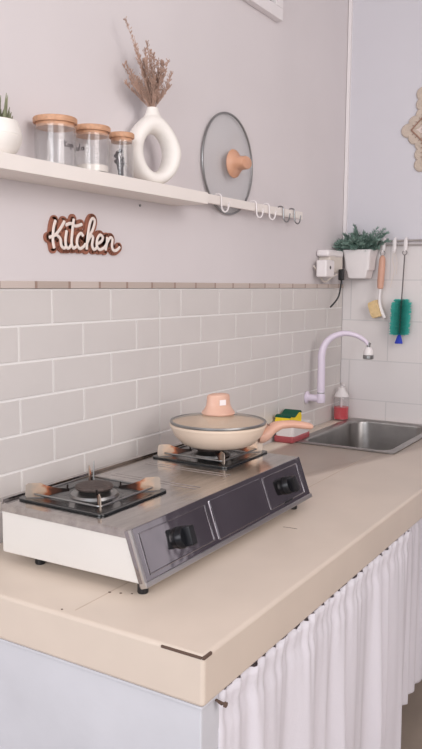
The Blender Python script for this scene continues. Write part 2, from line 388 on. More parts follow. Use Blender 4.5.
for u0, u1 in ((SX + .016, SX + .222), (SX + .45, SE - .022)):
    b = B()
    for q in ((u0, u1, .010, .0125), (u0, u1, Hp - .016, Hp - .0135)): fbox(b, q[0], q[1], q[2], q[3], 0, .0026, .001)
    for q in ((u0, u0 + .0025), (u1 - .0025, u1)): fbox(b, q[0], q[1], .010, Hp - .0135, 0, .0026, .001)
    stp('pressed_border', b, M['steel_panel'])
b = B(); fbox(b, SX + .236, SX + .438, .008, Hp - .010, 0, .0035, .0025); stp('nameplate', b, M['steel_panel'])
b = B(); fbox(b, SX - .0026, SE + .0026, Hp - .006, Hp + .0035, -.010, .0045, .0018)
fbox(b, SX - .0028, SX + .003, 0, Hp, -.003, .003, .001)
stp('edge_strip', b, M['steel_edge'])
b = B(); fbox(b, .625, .665, Hp - .016, Hp - .012, .001, .003, .0006); stp('slot', b, M['black_plastic'])
# knobs
kb = None
rot = Matrix((Vector((1, 0, 0)), dv, nv)).transposed().to_4x4()
for u in (.2365, .657):
    k = bpy.data.objects.new('knob', None)
    b = B(); lathe(b, [(.0, 0), (.020, 0), (.020, .005), (.0185, .011), (.018, .013), (0, .013)], 32); base = link('knob', b, M['black_plastic'], st)
    base.matrix_local = Matrix.Translation(Vector(fp(u, Hp * .50, .001))) @ rot
    b = B(); box(b, (-.0085, -.0175, .010), (.0085, .0175, .028), .003); g = link('knob_grip', b, M['black_plastic'], base); g.rotation_euler = (0, 0, math.radians(3 if u < .5 else -14))
# feet
for x, y in ((SX + .022, YFB + .022), (SE - .045, YFB + .022), (SX + .03, YB - .075), (SE - .03, YB - .04)):
    b = B(); lathe(b, [(.0085, 0), (.0095, .002), (.009, ZBT + .001)], 16, sp(x, y, 0)); stp('foot', b, M['black_plastic'])
# burners
def burner_unit(cx, cy, first):
    q = .101
    def P_(x, y, z): return sp(cx + x, cy + y, ZTP + z)
    b = B()
    rings = []
    for s, z, rr in ((q, .0005, .012), (q, .0035, .012), (q - .005, .0045, .01), (q - .016, .002, .012)):
        rings.append([b.verts.new(P_(x, y, z)) for x, y in rrect(-s, s, -s, s, rr, 6)])
    N = len(rings[0]); circ = []
    for rr, z in ((.062, .0022), (.055, .0012), (.05, .0009)):
        ring = []
        for v in rings[0]:
            d = Vector((v.co.x, v.co.y)) - Vector(P_(0, 0, 0)[:2]); d.normalize(); ring.append(b.verts.new(P_(d.x * rr, d.y * rr, z)))
        rings.append(ring)
    for a, c in zip(rings, rings[1:]):
        for i in range(N): j = (i + 1) % N; b.faces.new((a[i], a[j], c[j], c[i]))
    b.faces.new(rings[-1]); stp('drip_tray', b, M['black_metal'], angle=50)
    b = B(); lathe(b, [(.047, .001), (.044, .006), (.034, .008), (.030, .012), (0, .012)], 36, P_(0, 0, 0)); br = stp('burner', b, M['gunmetal'])
    b = B(); lathe(b, [(.026, .012), (.034, .014), (.0365, .0175), (.034, .021), (.018, .0225), (0, .0225)], 40, P_(0, 0, 0))
    for i in range(0): pass
    c = link('burner_cap', b, M['burner'], br)
    b = B(); sq = .080; zz = .010
    loop = [P_(x, y, zz) for x, y in rrect(-sq, sq, -sq, sq, .008, 3)]; tube(b, loop + [loop[0]], .0021, 8, caps=False)
    sup = stp('pan_support', b, M['gunmetal'])
    for kx, ky in ((-1, -1), (1, -1), (1, 1), (-1, 1)):
        # folded plate standing on the diagonal: broad outer end, neck towards the flame
        b = B(); poly = [(.046, .011), (.064, .0095), (.088, .004), (.124, .003), (.127, .007), (.126, .027), (.121, .0300), (.098, .0295), (.088, .0230), (.066, .017), (.046, .0165)]
        prism(b, poly, .0022, Matrix.Translation((0, -.0011, 0)), .0005)
        tube(b, [(.050, 0, .012), (.0495, 0, .0235)], .0019, 6)
        p = link('prong', b, M['burnt'], sup); p.location = P_(0, 0, 0); p.rotation_euler = (0, 0, math.atan2(ky, kx))
    if first:
        b = B(); tube(b, [P_(.034, .030, .004), P_(.035, .031, .034), P_(.037, .031, .056)], [.0022, .0016, .0006], 8); stp('igniter', b, M['gunmetal'])
burner_unit(.242, -.204, True); burner_unit(.660, -.206, False)

# ============================================================ FRYING PAN + LID
PX, PY, PZ = .677, -.215, .1345
pan = thing('frying_pan', (PX, PY, PZ), 'cream frying pan with peach handle sitting on the far burner', 'frying pan')
b = B()
lathe(b, [(0, 0), (.072, 0), (.086, .005), (.103, .020), (.1115, .036), (.1125, .0415), (.1105, .0425), (.109, .036), (.100, .021), (.084, .008), (.07, .004), (0, .004)], 64); [setattr(v.co, 'z', v.co.z * 1.2) for v in b.verts]; link('pan_body', b, M['cream'], pan)
b = B(); lathe(b, [(.1128, .0365), (.1138, .038), (.1138, .0425), (.111, .0437), (.1095, .0425), (.1095, .037)], 64, close=True); [setattr(v.co, 'z', v.co.z + .0085) for v in b.verts]; link('rim', b, M['cream'], pan)
b = B(); hd = Vector((.172, -.165, 0)).normalized(); sd = Vector((-hd.y, hd.x, 0))
cs = [(.098, .013, .020, .015), (.110, .017, .0215, .0195), (.124, .023, .021, .019), (.139, .034, .0165, .0145), (.158, .040, .0125, .0100), (.185, .041, .0120, .0092), (.212, .037, .0125, .0092), (.230, .034, .0115, .008), (.237, .033, .007, .005)]
rings = []
for d, z, ww, hh in cs:
    rings.append([b.verts.new(hd * d + sd * (ww * math.cos(a)) + Vector((0, 0, z + hh * math.sin(a)))) for a in [2 * PI * i / 18 for i in range(18)]])
for a, c in zip(rings, rings[1:]):
    for i in range(18): j = (i + 1) % 18; b.faces.new((a[i], a[j], c[j], c[i]))
b.faces.new(rings[0][::-1]); b.faces.new(rings[-1])
hnd = link('handle', b, M['peach'], pan)
b = B()
for s in (-1, 1): lathe(b, [(0, 0), (.002, 0), (.002, .001), (0, .0014)], 12, hd * .124 + sd * s * .006 + Vector((0, 0, .0415)))
link('handle_screw', b, M['crack'], hnd)
def glass_lid(root, R_, rise, gm, knobm, sticker=False, seg=64):
    """local +z is the outer side"""
    b = B(); prof = [(R_ * math.sin(a) / math.sin(.62), rise * (math.cos(a) - math.cos(.62)) / (1 - math.cos(.62)) + .002) for a in [.62 * i / 12 for i in range(12, -1, -1)]]
    lathe(b, prof, seg, cap=False); link('glass_dome', b, gm, root)
    b = B(); lathe(b, [(R_ - .0025, -.001), (R_ + .0012, -.001), (R_ + .002, .002), (R_ + .0008, .0045), (R_ - .003, .0045), (R_ - .0042, .002)], seg, close=True); link('rim', b, M['gunmetal'], root)
    kz = rise + .002
    b = B(); lathe(b, [(0, kz), (.037, kz), (.0395, kz + .003), (.038, kz + .007), (.034, kz + .013), (.031, kz + .022), (.0295, kz + .034), (.029, kz + .042), (.027, kz + .046), (.019, kz + .0485), (0, kz + .049)], 36)
    # pinched waist with finger hollows
    for v in b.verts:
        h = v.co.z - kz
        if h > .008: v.co.y *= 1 - .38 * min(1, (h - .008) / .012)
    kn = link('knob', b, knobm, root)
    b = B(); lathe(b, [(0, 0), (.004, 0), (.005, .003), (.004, .006), (0, .0065)], 16, (R_ * .55, R_ * .35 * .6, rise * .62)); link('steam_vent', b, M['steel_edge'], root)
    return kn
lid = thing('glass_pan_lid', (PX, PY, PZ + .0535), 'domed glass lid with peach knob closing the cream frying pan', 'pan lid')
lid.rotation_euler = (0, 0, math.radians(-28))
kn = glass_lid(lid, .1115, .0165, M['lidglass_warm'], M['peach'])
b = B(); box(b, (-.0085, -.0205, .0415), (.0085, -.0192, .0545), .0004); tagm = link('knob_sticker', b, M['sticker'], kn)

# lid hanging on the wall behind the strip
wl = thing('hanging_pan_lid', (1.068, -.006, .845), 'large clear glass lid with peach knob leaning on the wall behind the hook strip', 'pan lid')
wl.rotation_euler = (math.radians(90), 0, math.radians(0))
glass_lid(wl, .139, .014, M['lidglass'], M['peach2'])

# ============================================================ SHELF AND HOOK STRIP
sh = thing('wall_shelf', (.0, 0, .707), 'long cream wall shelf holding jars and the vase', 'shelf')
b = B(); box(b, (-.9, -.10, 0), (.812, -.0, .0283), .0012); link('board', b, M['shelf'], sh)
for x in (-.5, .12, .66):
    b = B(); lathe(b, [(0, 0), (.003, 0), (.003, .002), (0, .003)], 10, (x, -.0015, -.012), axis='y'); link('screw', b, M['gunmetal'], sh)
hs = thing('hook_strip', (1.15, -.036, .722), 'narrow cream strip running right of the shelf and carrying hooks', 'hook rail')
b = B(); box(b, (-.355, -.005, 0), (.347, .005, .0235), .001)
link('strip', b, M['shelf'], hs)
for x in (-.26, .335):
    b = B(); box(b, (x - .008, .004, .006), (x + .008, .0362, .018), .001); link('spacer', b, M['shelf'], hs)
def s_hook(x, m, name, label, group=None):
    b = B(); r = .0022
    pts = [(0, .0085, .014), (0, .0085, .0265), (0, -.001, .0285), (0, -.0095, .023), (.001, -.0105, 0), (.003, -.012, -.013), (.011, -.016, -.0185), (.020, -.019, -.012), (.024, -.020, .002), (.0245, -.0205, .008)]
    tube(b, pts, r, 8, n=5); o = link(name, b, m); o.location = (x, -.036, .722); tag(o, label, 'hook', 'hooks on the narrow strip'); return o
s_hook(.966, M['white_plastic'], 'strip_hook', 'white hook on the strip right in front of the hanging glass lid')
s_hook(1.166, M['white_plastic'], 'strip_hook', 'left one of the two white hooks side by side just right of the glass lid')
s_hook(1.247, M['white_plastic'], 'strip_hook', 'white hook on the strip next to the grey wire hooks')
s_hook(1.344, M['gunmetal'], 'strip_hook', 'grey wire hook on the strip between a white hook and the last grey one').data.name = 'hook_grey'
s_hook(1.424, M['gunmetal'], 'strip_hook', 'rightmost grey wire hook at the far end of the strip')

# ============================================================ JARS
ZS = .7354
def jar(x, y, r, h, label, rl):
    t = thing('glass_jar', (x, y, ZS), label, 'jar', 'lidded storage jars on the shelf')
    b = B(); lathe(b, [(0, .0005), (r - .002, .0005), (r, .003), (r, h - .017), (r - .0022, h - .017), (r - .0022, .004), (0, .004)], 48); link('jar_glass', b, M['glass'], t)
    b = B(); lathe(b, [(0, h - .020), (r - .003, h - .020), (r - .003, h - .011), (rl, h - .011), (rl + .0008, h - .009), (rl + .0008, h - .002), (rl - .001, h), (0, h)], 48); link('jar_lid', b, M['wood'], t)
    return t
def lettering(t, r, strokes, a0, z0, sc):
    b = B()
    for s in strokes:
        pts = [Vector(((r + .0004) * math.cos(a0 + u * sc / r), (r + .0004) * math.sin(a0 + u * sc / r), z0 + v * sc)) for u, v in s]
        tube(b, pts, .00075, 6, n=4)
    link('lettering', b, M['ink'], t)
KOPI = [[(0, 1.5), (0, 0)], [(.6, 1.2), (0, .55), (.65, 0)], [(1.2, .8), (.85, .4), (1.2, 0), (1.55, .4), (1.2, .8)], [(1.9, .8), (1.9, -.6)], [(1.9, .6), (2.35, .75), (2.4, .2), (1.95, .1)], [(2.8, .75), (2.8, 0)], [(2.8, 1.15), (2.82, 1.2)]]
GULA = [[(.7, 1.3), (.1, 1.1), (0, .3), (.5, 0), (.8, .5), (.45, .55)], [(1.1, .8), (1.15, .1), (1.6, .1), (1.65, .8), (1.7, 0)], [(2.2, 1.5), (2.1, .5), (2.3, 0)], [(3.2, .7), (2.7, .6), (2.75, .05), (3.15, .2), (3.2, .7), (3.3, 0)]]
j = jar(.316, -.052, .0405, .095, 'widest clear jar with wooden lid, beside the spiky potted plant', .0425)
lettering(j, .0405, KOPI, math.radians(-112), .036, .0075)
j = jar(.426, -.052, .0365, .097, 'clear jar with wooden lid holding a little white sugar, middle of the three', .0385)
lettering(j, .0365, GULA, math.radians(-212), .044, .0090)
b = B(); lathe(b, [(0, .0045), (.0338, .0045), (.0338, .017), (.03, .0185), (0, .020)], 40); link('sugar', b, M['sugar'], j)
j = jar(.521, -.056, .0262, .099, 'narrowest clear jar with wooden lid, standing against the white vase', .0275)
b = B()
for i in range(7):
    a = random.uniform(0, 6.28); q = .013; x, y = q * math.cos(a), q * math.sin(a)
    tube(b, [(x * .4, y * .4, .006), (x * .7, y * .7, .03), (x, y, random.uniform(.04, .062))], [.0022, .0010], 6)
    lathe(b, [(0, -.005), (.004, -.002), (.0045, .002), (0, .006)], 8, (x, y, random.uniform(.035, .06)))
link('dried_pods', b, M['ink'], j)

# ============================================================ SPIKY PLANT
pp = thing('potted_succulent', (.158, -.052, ZS), 'spiky green plant in a round white bowl pot at the shelf\'s left end', 'plant')
b = B(); lathe(b, [(0, .001), (.028, .001), (.040, .010), (.0475, .026), (.0485, .034), (.0475, .0345), (.0475, .036), (.0482, .037), (.0455, .052), (.041, .062), (.038, .062), (.040, .052), (0, .050)], 48); link('pot', b, M['ceramic'], pp)
b = B(); lathe(b, [(0, .0505), (.038, .0505), (.036, .056), (0, .058)], 24); link('soil', b, M['soil'], pp)
b = B()
for i in range(34):
    a = random.uniform(0, 2 * PI); q = random.uniform(0, .024); tl = random.uniform(.028, .085) * (1.15 - q / .05); o = random.uniform(.002, .012)
    p0 = Vector((q * math.cos(a), q * math.sin(a), .055)); p2 = p0 + Vector((o * math.cos(a), o * math.sin(a), tl)); p1 = (p0 + p2) / 2 + Vector((0, 0, .004))
    tube(b, [p0, p1, p2], [.0028, .0022, .0004], 5, n=3)
for (dx, tl) in ((.030, .028), (.0335, .022), (.022, .056), (.026, .036)):
    tube(b, [(dx - .004, -.008, .052), (dx, -.008, .055 + tl * .6), (dx + .004, -.008, .055 + tl)], [.0026, .002, .0004], 5, n=3)
link('spiky_leaves', b, M['spiky'], pp)

# ============================================================ DONUT VASE
vz = thing('donut_vase', (.640, -.054, ZS), 'white ceramic ring-shaped vase with an oval hole', 'vase', rz=math.radians(-22))
b = B()
# pear-shaped body with an oval hole: section width shrinks towards the neck
NU, NV = 64, 24; ring = []
def pear(a):
    s_, c_ = math.sin(a), math.cos(a)
    w_ = .071 * (1 - .30 * max(0, c_) ** 1.5 - .06 * max(0, -c_)); return Vector((w_ * s_, 0, .076 + (.086 if c_ > 0 else .076) * c_))
def hole(a): return Vector((.034 * math.sin(a), 0, .074 + .043 * math.cos(a)))
for i in range(NU):
    a = 2 * PI * i / NU; po, pi_ = pear(a), hole(a); c0 = (po + pi_) / 2; hv = (po - pi_) / 2; dep = .030 - .004 * max(0, math.cos(a)); rg = []
    for k in range(NV):
        c = 2 * PI * k / NV; cc, sn = math.cos(c), math.sin(c)
        q = c0 + hv * (abs(cc) ** .85 * (1 if cc > 0 else -1)); rg.append(b.verts.new((q.x, dep * sn, max(.001, q.z))))
    ring.append(rg)
for i in range(NU):
    a, c = ring[i], ring[(i + 1) % NU]
    for k in range(NV): j2 = (k + 1) % NV; b.faces.new((a[k], a[j2], c[j2], c[k]))
link('vase_body', b, M['ceramic'], vz, angle=180, wn=False)
b = B(); lathe(b, [(.028, .146), (.0215, .156), (.0165, .165), (.0140, .172), (.0135, .1765), (.0110, .1765), (.0105, .168), (.0, .166)], 28)
for v in b.verts: v.co.y *= .85
link('neck', b, M['ceramic'], vz)

# dried flowers
df = thing('dried_flower_bunch', (.640, -.054, ZS + .1675), 'bunch of brown dried sprigs standing in the white ring vase', 'dried flowers')
tops = [(-.092, .168), (-.100, .075), (-.072, .120), (-.055, .095), (-.045, .13), (-.030, .10), (-.015, .085), (-.005, .130), (.012, .075), (.028, .090), (.036, .112), (.045, .060), (-.08, .045), (-.06, .06), (.0, .06), (.05, .088), (-.02, .06), (.02, .05)]
tops += [(random.uniform(-.085, .045), random.uniform(.04, .125)) for _ in range(15)]
for k, (tx, tz) in enumerate(tops):
    b = B(); ty = random.uniform(-.022, .022) * (.3 if k < 2 else 1); bend = random.uniform(-.006, .006); tz *= 1.05
    P_ = spline([(random.uniform(-.005, .005), random.uniform(-.005, .005), 0), (tx * .25 + bend, ty * .4, tz * .35), (tx * .62 + bend, ty * .8, tz * .7), (tx, ty, tz)], 8)
    tube(b, P_, [.0009, .0004], 4)
    for i in range(5, len(P_)):
        f = i / len(P_)
        for s in range(3):
            d = Vector((random.uniform(-1, 1), random.uniform(-1, 1), random.uniform(.6, 1.8))).normalized(); ln = random.uniform(.007, .018) * (1.2 - .75 * f)
            q = P_[i] + d * ln; tube(b, [P_[i], q], [.0004, .0003], 3, caps=False)
            for w_ in range(3):
                sz = random.uniform(.0009, .0016); c = P_[i] + d * ln * (1 - .3 * w_) + Vector((random.uniform(-.001, .001), 0, 0)); lathe(b, [(0, -sz * 1.5), (sz, 0), (0, sz * 1.6)], 4, c)
    link('sprig', b, M['dried'], df, wn=False)

# ============================================================ KITCHEN SIGN
SG = [[(0.3498, 0.6379), (0.3441, 0.6243), (0.3408, 0.5991), (0.3444, 0.5809)], [(0.3768, 0.6381), (0.3642, 0.6224), (0.3477, 0.6077), (0.3304, 0.6021)], [(0.3504, 0.6096), (0.363, 0.6012), (0.3661, 0.5874), (0.3742, 0.5822), (0.3811, 0.5853)], [(0.3833, 0.619), (0.3794, 0.6011), (0.3811, 0.5853), (0.3894, 0.5829), (0.3966, 0.5898)], [(0.3849, 0.6321), (0.3857, 0.634)], [(0.4062, 0.6449), (0.4014, 0.6211), (0.3981, 0.595), (0.4035, 0.5835), (0.4121, 0.5867)], [(0.3807, 0.63), (0.3961, 0.6348), (0.4115, 0.6302), (0.4318, 0.6354)], [(0.4357, 0.6108), (0.4285, 0.6161), (0.4182, 0.6079), (0.4151, 0.5935), (0.4235, 0.5834), (0.4367, 0.5878), (0.4427, 0.5939)], [(0.4469, 0.5825), (0.4504, 0.6097), (0.4583, 0.6391), (0.4675, 0.6504), (0.475, 0.6451), (0.4686, 0.6277), (0.4548, 0.6099), (0.4471, 0.5941)], [(0.4471, 0.5941), (0.4593, 0.6111), (0.4683, 0.6097), (0.465, 0.593), (0.4709, 0.5835), (0.4816, 0.5879)], [(0.4818, 0.5957), (0.4973, 0.6024), (0.5021, 0.6115), (0.4929, 0.616), (0.4835, 0.6076), (0.4809, 0.5927), (0.4908, 0.5838), (0.5065, 0.5889), (0.5161, 0.5983)], [(0.5178, 0.6124), (0.5161, 0.5983), (0.5111, 0.5832)], [(0.5128, 0.5942), (0.5266, 0.6109), (0.5362, 0.6094), (0.5344, 0.5932), (0.5399, 0.5843), (0.5513, 0.5848), (0.563, 0.5924)]]
sg = thing('kitchen_sign', (.461, 0, .60), 'brown wall sign spelling Kitchen in cream script letters', 'sign')
def disc_y(bm, x, z, y0, y1, r, n=14):
    lathe(bm, [(r, -y0), (r, -y1)], n, (x, 0, z), axis='y')
b = B()
for s in SG:
    P_ = spline([(x - .45, 0, z - .60) for x, z in s], 3)
    for p, q in zip(P_, P_[1:]):
        r = .0108; d = (q - p); 
        if d.length < 1e-5: continue
        d.normalize(); nn = Vector((-d.z, 0, d.x)) * r
        prism_pts = [p + nn, q + nn, q - nn, p - nn]
        v0 = [b.verts.new((w_.x, -.001, w_.z)) for w_ in prism_pts]; v1 = [b.verts.new((w_.x, -.0055, w_.z)) for w_ in prism_pts]
        b.faces.new(v1)
        for i in range(4): j2 = (i + 1) % 4; b.faces.new((v0[i], v0[j2], v1[j2], v1[i]))
    for p in P_: disc_y(b, p.x, p.z, -.0005, -.0054, .0108)
link('backing', b, M['brownmdf'], sg, smooth=False)
b = B()
for s in SG: tube(b, [(x - .45, -.0075, z - .60) for x, z in s], .0036, 8, n=5, flat=((0, 1, 0), .6))
link('lettering', b, M['signwhite'], sg)

# ============================================================ FAUCET
fc = thing('wall_faucet', (1.632, 0, .113), 'lilac white gooseneck tap mounted on the tiled wall over the sink', 'faucet')
b = B(); lathe(b, [(0, .0085), (.022, .0085), (.022, .011), (.013, .016), (.012, .05)], 24, axis='y'); 
tube(b, [(0, -.04, 0), (0, -.062, 0)], .013, 16); lathe(b, [(0, -.018), (.014, -.014), (.0155, -.004), (.0155, .010), (.0125, .020), (.0125, .032), (.011, .034)], 24, (0, -.062, 0)); link('valve_body', b, M['lilac'], fc)
b = B(); lathe(b, [(.0126, 0), (.0132, .001), (.0132, .003), (.0126, .004)], 24, (0, -.062, .018), close=True); link('collar', b, M['gunmetal'], fc)
b = B(); tube(b, [(0, -.062, -.006), (-.018, -.082, -.006), (-.03, -.096, -.006)][0:1] + [(.022, -.060, -.012), (.034, -.058, -.008)], [.006, .005], 10); link('lever', b, M['lilac'], fc)
b = B()
H0 = .195
pth = [(0, -.062, .03), (0, -.062, .11), (0, -.062, .158), (.006, -.073, .195), (.020, -.096, .219), (.038, -.130, .230), (.056, -.164, .223), (.068, -.189, .208), (.075, -.202, .192)]
tube(b, pth, [.0135, .0130, .0105, .0082, .0062], 14, n=6); link('spout', b, M['lilac'], fc)
b = B(); e_ = Vector((.0755, -.2035, -.013))
lathe(b, [(.005, .196), (.0065, .197), (.0065, .209), (.004, .212), (0, .212)], 14, (e_.x, e_.y, e_.z))
for a in (0, 2.1, 4.2): tube(b, [(e_.x, e_.y, .190), (e_.x + .010 * math.cos(a), e_.y + .010 * math.sin(a), .196)], .0026, 6)
link('swivel_joint', b, M['gunmetal'], fc)
b = B(); lathe(b, [(0, .196), (.009, .196), (.014, .188), (.0165, .178), (.0165, .168), (0, .168)], 20, (e_.x, e_.y, e_.z)); hdp = link('aerator', b, M['white_plastic'], fc)
b = B(); lathe(b, [(.0170, .169), (.0185, .167), (.0185, .157), (.016, .154), (0, .154)], 20, (e_.x, e_.y, e_.z)); link('nozzle_ring', b, M['gunmetal'], hdp)

# ============================================================ SOAP BOTTLE, SOAP DISH + SPONGE
sb = thing('soap_bottle', (1.870, -.044, .0045), 'pump bottle of red soap on the sink\'s back corner', 'soap bottle')
b = B(); lathe(b, [(0, 0), (.027, 0), (.029, .003), (.029, .078), (.026, .086), (.013, .092), (.013, .094), (0, .094)], 32); link('bottle', b, M['bottle'], sb)
b = B(); lathe(b, [(0, .002), (.0272, .002), (.0275, .004), (.0275, .047), (0, .047)], 32); link('red_soap', b, M['red'], sb)
b = B(); lathe(b, [(0, .086), (.027, .086), (.0275, .088), (.022, .100), (.014, .110), (.013, .120), (.006, .122), (.006, .134), (0, .134)], 28); tube(b, [(0, 0, .134), (-.012, -.010, .136), (-.022, -.018, .131)], [.006, .005, .0035], 10); link('pump', b, M['white_plastic'], sb)
b = B(); tube(b, [(0, 0, .004), (0, 0, .088)], .0035, 10); link('dip_tube', b, M['white_plastic'], sb)

dh = thing('sponge_holder', (1.4275, -.052, 0), 'white sponge tray with dark pink base on the counter beside the sink', 'sponge holder')
b = B(); box(b, (-.068, -.034, 0), (.068, .036, .024), .008, 3); link('base', b, M['pinkred'], dh)
b = B(); loops(b, [(.064, .031, .010, .018), (.072, .038, .012, .058), (.070, .036, .012, .059), (.062, .030, .010, .0565)]); link('tray', b, M['white_plastic'], dh)
spg = thing('dish_sponge', (1.412, -.044, .057), 'yellow sponge with green scouring top lying in the white tray', 'sponge')
b = B()
def wavy(bm, z0, z1, ph):
    n = 16; R0 = []
    for i in range(n + 1):
        x = -.050 + .1 * i / n; wv = .004 * math.sin(i / n * 9 + ph) + .010 * i / n
        R0.append([bm.verts.new((x, y, z + (wv if z > .001 else wv * 0))) for y, z in ((-.026, z0), (-.027, (z0 + z1) / 2), (-.025, z1), (.025, z1), (.027, (z0 + z1) / 2), (.026, z0))])
    for a, c in zip(R0, R0[1:]):
        for k in range(6): j2 = (k + 1) % 6; bm.faces.new((a[k], a[j2], c[j2], c[k]))
    bm.faces.new(R0[0][::-1]); bm.faces.new(R0[-1])
wavy(b, .0, .022, .8); link('foam', b, M['yellow'], spg)
b = B(); wavy(b, .0223, .029, .8); link('scouring_pad', b, M['scour'], spg)
spg.rotation_euler = (0, 0, math.radians(4))

# ============================================================ BACK WALL: rail, hooks, brushes, pot
rl = thing('utensil_rail', (L - .006, -.30, .664), 'thin grey rail fixed along the top of the back wall tiles', 'rail')
b = B(); tube(b, [(-.016, .20, .007), (-.016, -.45, .007)], .0042, 10); tube(b, [(-.012, .20, -.008), (-.012, -.45, -.008)], .0030, 10); link('bar', b, M['steel_edge'], rl)
for y in (.185, -.40):
    b = B(); box(b, (-.016, y - .006, -.012), (-.0002, y + .006, .011), .002); link('bracket', b, M['gunmetal'], rl)
def rail_hook(y, label):
    b = B(); tube(b, [(-.010, 0, .012), (-.017, 0, .0155), (-.0235, 0, .008), (-.0245, 0, -.02), (-.026, 0, -.032), (-.033, 0, -.035), (-.038, 0, -.028)], .0042, 8, n=4, flat=((0, 1, 0), 1.0))
    box(b, (-.0265, -.0065, -.024), (-.0225, .0065, .010), .001)
    o = link('rail_hook', b, M['white_plastic']); o.location = (L - .006, y, .664); return tag(o, label, 'hook', 'white hooks on the rail')
HY = (-.1705, -.2115, -.2530)
rail_hook(HY[0], 'white rail hook holding the wooden dish brush'); rail_hook(HY[1], 'empty-looking white rail hook between the two brushes'); rail_hook(HY[2], 'white rail hook holding the teal bottle brush')
HX = L - .006 - .033
# wooden dish brush
db = thing('dish_brush', (HX, HY[0], .625), 'dish brush with wooden handle and pale bristles hanging on the rail', 'brush')
b = B(); 
for i in range(1): 
    cp = [(.0, .009 * math.cos(a), .001 + .009 * math.sin(a)) for a in [2 * PI * k / 14 for k in range(15)]]; tube(b, cp, .0013, 6, caps=False)
link('hanging_loop', b, M['gunmetal'], db)
b = B(); tube(b, [(0, 0, -.008), (0, .0005, -.022), (0, .002, -.06), (0, .004, -.10), (0, .005, -.127)], [.006, .0115, .0125, .0125, .0105], 14, n=4); link('handle', b, M['brushwood'], db)
b = B(); tube(b, [(0, .005, -.125), (0, .007, -.160), (0, .004, -.190), (0, -.006, -.218), (0, -.017, -.236)], [.006, .0055, .0065, .008, .006], 12, n=4); link('neck', b, M['white_plastic'], db)
b = B(); prism(b, [(-.030, 0), (.030, 0), (.032, .004), (.030, .034), (.020, .038), (-.020, .038), (-.030, .034), (-.032, .004)], .030, None, .004)
e1 = Vector((0, -.34, -.94)).normalized(); e3 = Vector((0, .94, -.34)).normalized(); e2 = e3.cross(e1)
mt = Matrix((e1, e2, e3)).transposed().to_4x4(); mt.translation = Vector((0, .004, -.198)) - e2 * .015; bmesh.ops.transform(b, matrix=mt, verts=b.verts[:]); link('bristles', b, M['bristle'], db)
# bottle brush
bb = thing('bottle_brush', (HX, HY[2], .625), 'teal bottle brush with twisted wire stem and blue tip hanging on the rail', 'brush')
b = B(); cp = [(.0, .008 * math.cos(a), .002 + .008 * math.sin(a)) for a in [2 * PI * k / 14 for k in range(15)]]; tube(b, cp, .0014, 6, caps=False)
tube(b, [(0, 0, -.006), (.0, .003, -.10), (.0, .007, -.20), (.0, .010, -.30)], .0024, 8, n=4); link('wire_stem', b, M['wire'], bb)
b = B()
for i in range(34):
    f = i / 33; z = -.168 - .125 * f; cy = .006 + .0035 * f; rr = (.035 if f > .08 else .027) * (1 + .05 * math.sin(i * 2.3)); n = 30
    for k in range(n):
        a = 2 * PI * k / n + i * .37; r1 = rr * random.uniform(.85, 1.08); c, s = math.cos(a), math.sin(a)
        p0 = Vector((0, cy, z)); p1 = Vector((r1 * c, cy + r1 * s, z + random.uniform(-.002, .002))); tn = Vector((-s, c, 0)) * .0011; up = Vector((0, 0, .0009))
        v = [b.verts.new(q) for q in (p0 - tn * .5, p0 + tn * .5, p1 + tn, p1 - tn)]; b.faces.new(v)
        v = [b.verts.new(q) for q in (p0 - up, p0 + up, p1 + up * 1.6, p1 - up * 1.6)]; b.faces.new(v)
link('bristles', b, M['teal'], bb, smooth=False)
b = B()
for k in range(14):
    a = 2 * PI * k / 14; tube(b, [(0, .010, -.290), (.006 * math.cos(a), .010 + .006 * math.sin(a), -.305), (.012 * math.cos(a), .011 + .012 * math.sin(a), -.327)], [.0022, .003], 5)
link('tip_bristles', b, M['blue'], bb)
# thin cord on the middle hook
b = B(); tube(b, [(HX, HY[1], .632), (HX + .004, HY[1] + .004, .60), (HX + .004, HY[1] - .004, .565), (HX + .01, HY[1] + .006, .53), (HX + .01, HY[1] + .012, .50)], .0011, 6, n=5)
tube(b, [(HX, HY[1], .632), (HX + .004, HY[1] - .012, .60), (HX + .008, HY[1] - .010, .55)], .0009, 6, n=5)
tag(link('cord', b, M['ivory']), 'thin pale cord hanging from the middle hook between two brushes', 'cord')

